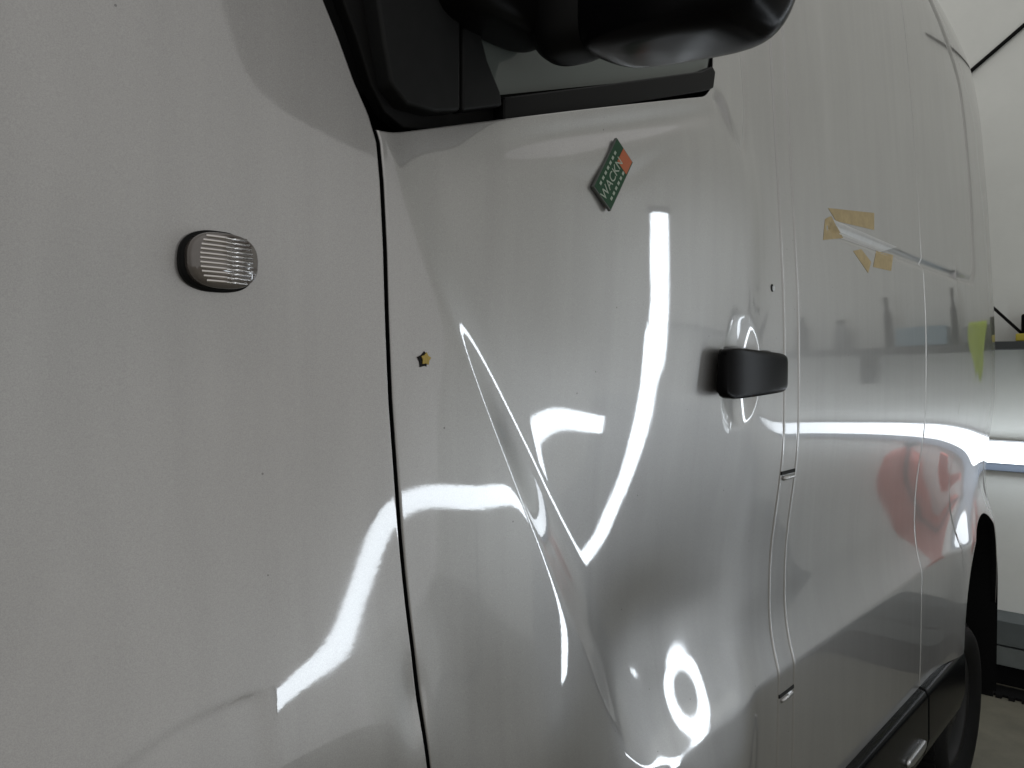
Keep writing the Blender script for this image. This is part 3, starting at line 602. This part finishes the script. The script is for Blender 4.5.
absbox('plinth_face', (4.985, -2.6, -0.30), (WALLX, 1.3, -0.195), mat('plinth_pale', (.13, .145, .14), rough=.6, noise=.15, nscale=10), PL, .004)
absbox('plinth_base', (5.06, -2.6, FLOOR), (WALLX, 1.3, -0.305), DARK, PL)
MAT_ = empty('rubber_strip', (4.85, 0, FLOOR)); tag(MAT_, 'black ribbed rubber strip on the floor before the plinth', 'rubber strip')
absbox('strip_base', (4.86, -1.5, FLOOR + .001), (5.0, 0.9, FLOOR + .014), RUBBER, MAT_)
for k in range(40): absbox('strip_tooth', (4.83, -1.5 + k * .06, FLOOR + .001), (4.859, -1.472 + k * .06, FLOOR + .02), RUBBER, MAT_)
EX = empty('fire_extinguisher', (5.06, -.56, .36)); tag(EX, 'red fire extinguisher hung low on the rear wall', 'extinguisher')
bm = bmesh.new(); lathe(bm, [(.0001, .34), (.09, .345), (.110, .37), (.110, .62), (.08, .68), (.03, .71), (.03, .73), (.0001, .73)], (5.06, -.56, 0), 'Z', 32); reparent(bmobj('cylinder', bm, RED, smooth=True), EX)
absbox('valve', (5.03, -.59, .731), (5.09, -.53, .765), BLACK, EX, .004); tube_ = tube('hose', [(5.03, -.56, .75), (4.95, -.52, .70), (4.94, -.50, .55), (4.95, -.49, .42)], .009, BLACK); reparent(tube_, EX)
absbox('bracket', (5.14, -.60, .45), (WALLX, -.52, .60), ALU, EX)
# unseen grey duct, added so the wing mirrors a dark rounded patch
bm = bmesh.new(); dc = (1.84, -3.1, 0); lathe(bm, [(.0001, 2.57), (.14, 2.575), (.23, 2.61), (.28, 2.68), (.30, 2.80), (.30, 4.6)], dc, 'Z', 40)
tag(bmobj('added_reflection_duct', bm, mat('reflection_duct_grey', (.22, .22, .22), rough=.5), smooth=True), 'unseen round grey duct added for the dark patch mirrored in the wing', 'duct')

tag(absbox('added_red_cloth', (5.06, -.36, .42), (5.09, -.28, .74), RED, bevel=.01), 'narrow red cloth added beside the extinguisher for a red streak mirrored in the van', 'cloth')  # added red piece, makes a second red streak in the paint
TR = empty('added_tool_trolley', (4.3, -1.9, FLOOR)); tag(TR, 'unseen dark grey tool trolley added for dark patches mirrored in the door', 'trolley'); TRM = mat('added_trolley_dark', (.05, .055, .06), rough=.4, noise=.15, nscale=6)  # unseen trolley added so the door mirrors something dark
absbox('cabinet', (3.95, -2.3, FLOOR + .12), (4.65, -1.55, .70), TRM, TR, .01); absbox('top_tray', (3.93, -2.32, .701), (4.67, -1.53, .74), GREYB, TR, .008)
for k in range(5): absbox('drawer', (3.935, -2.25, FLOOR + .16 + k * .19), (3.949, -1.60, FLOOR + .33 + k * .19), GREYB, TR, .004)
for x in (4.03, 4.57):
    for y in (-2.22, -1.63): bm = bmesh.new(); cyl(bm, (x, y - .02, FLOOR + .06), (x, y + .02, FLOOR + .06), .06); reparent(bmobj('castor', bm, RUBBER), TR)
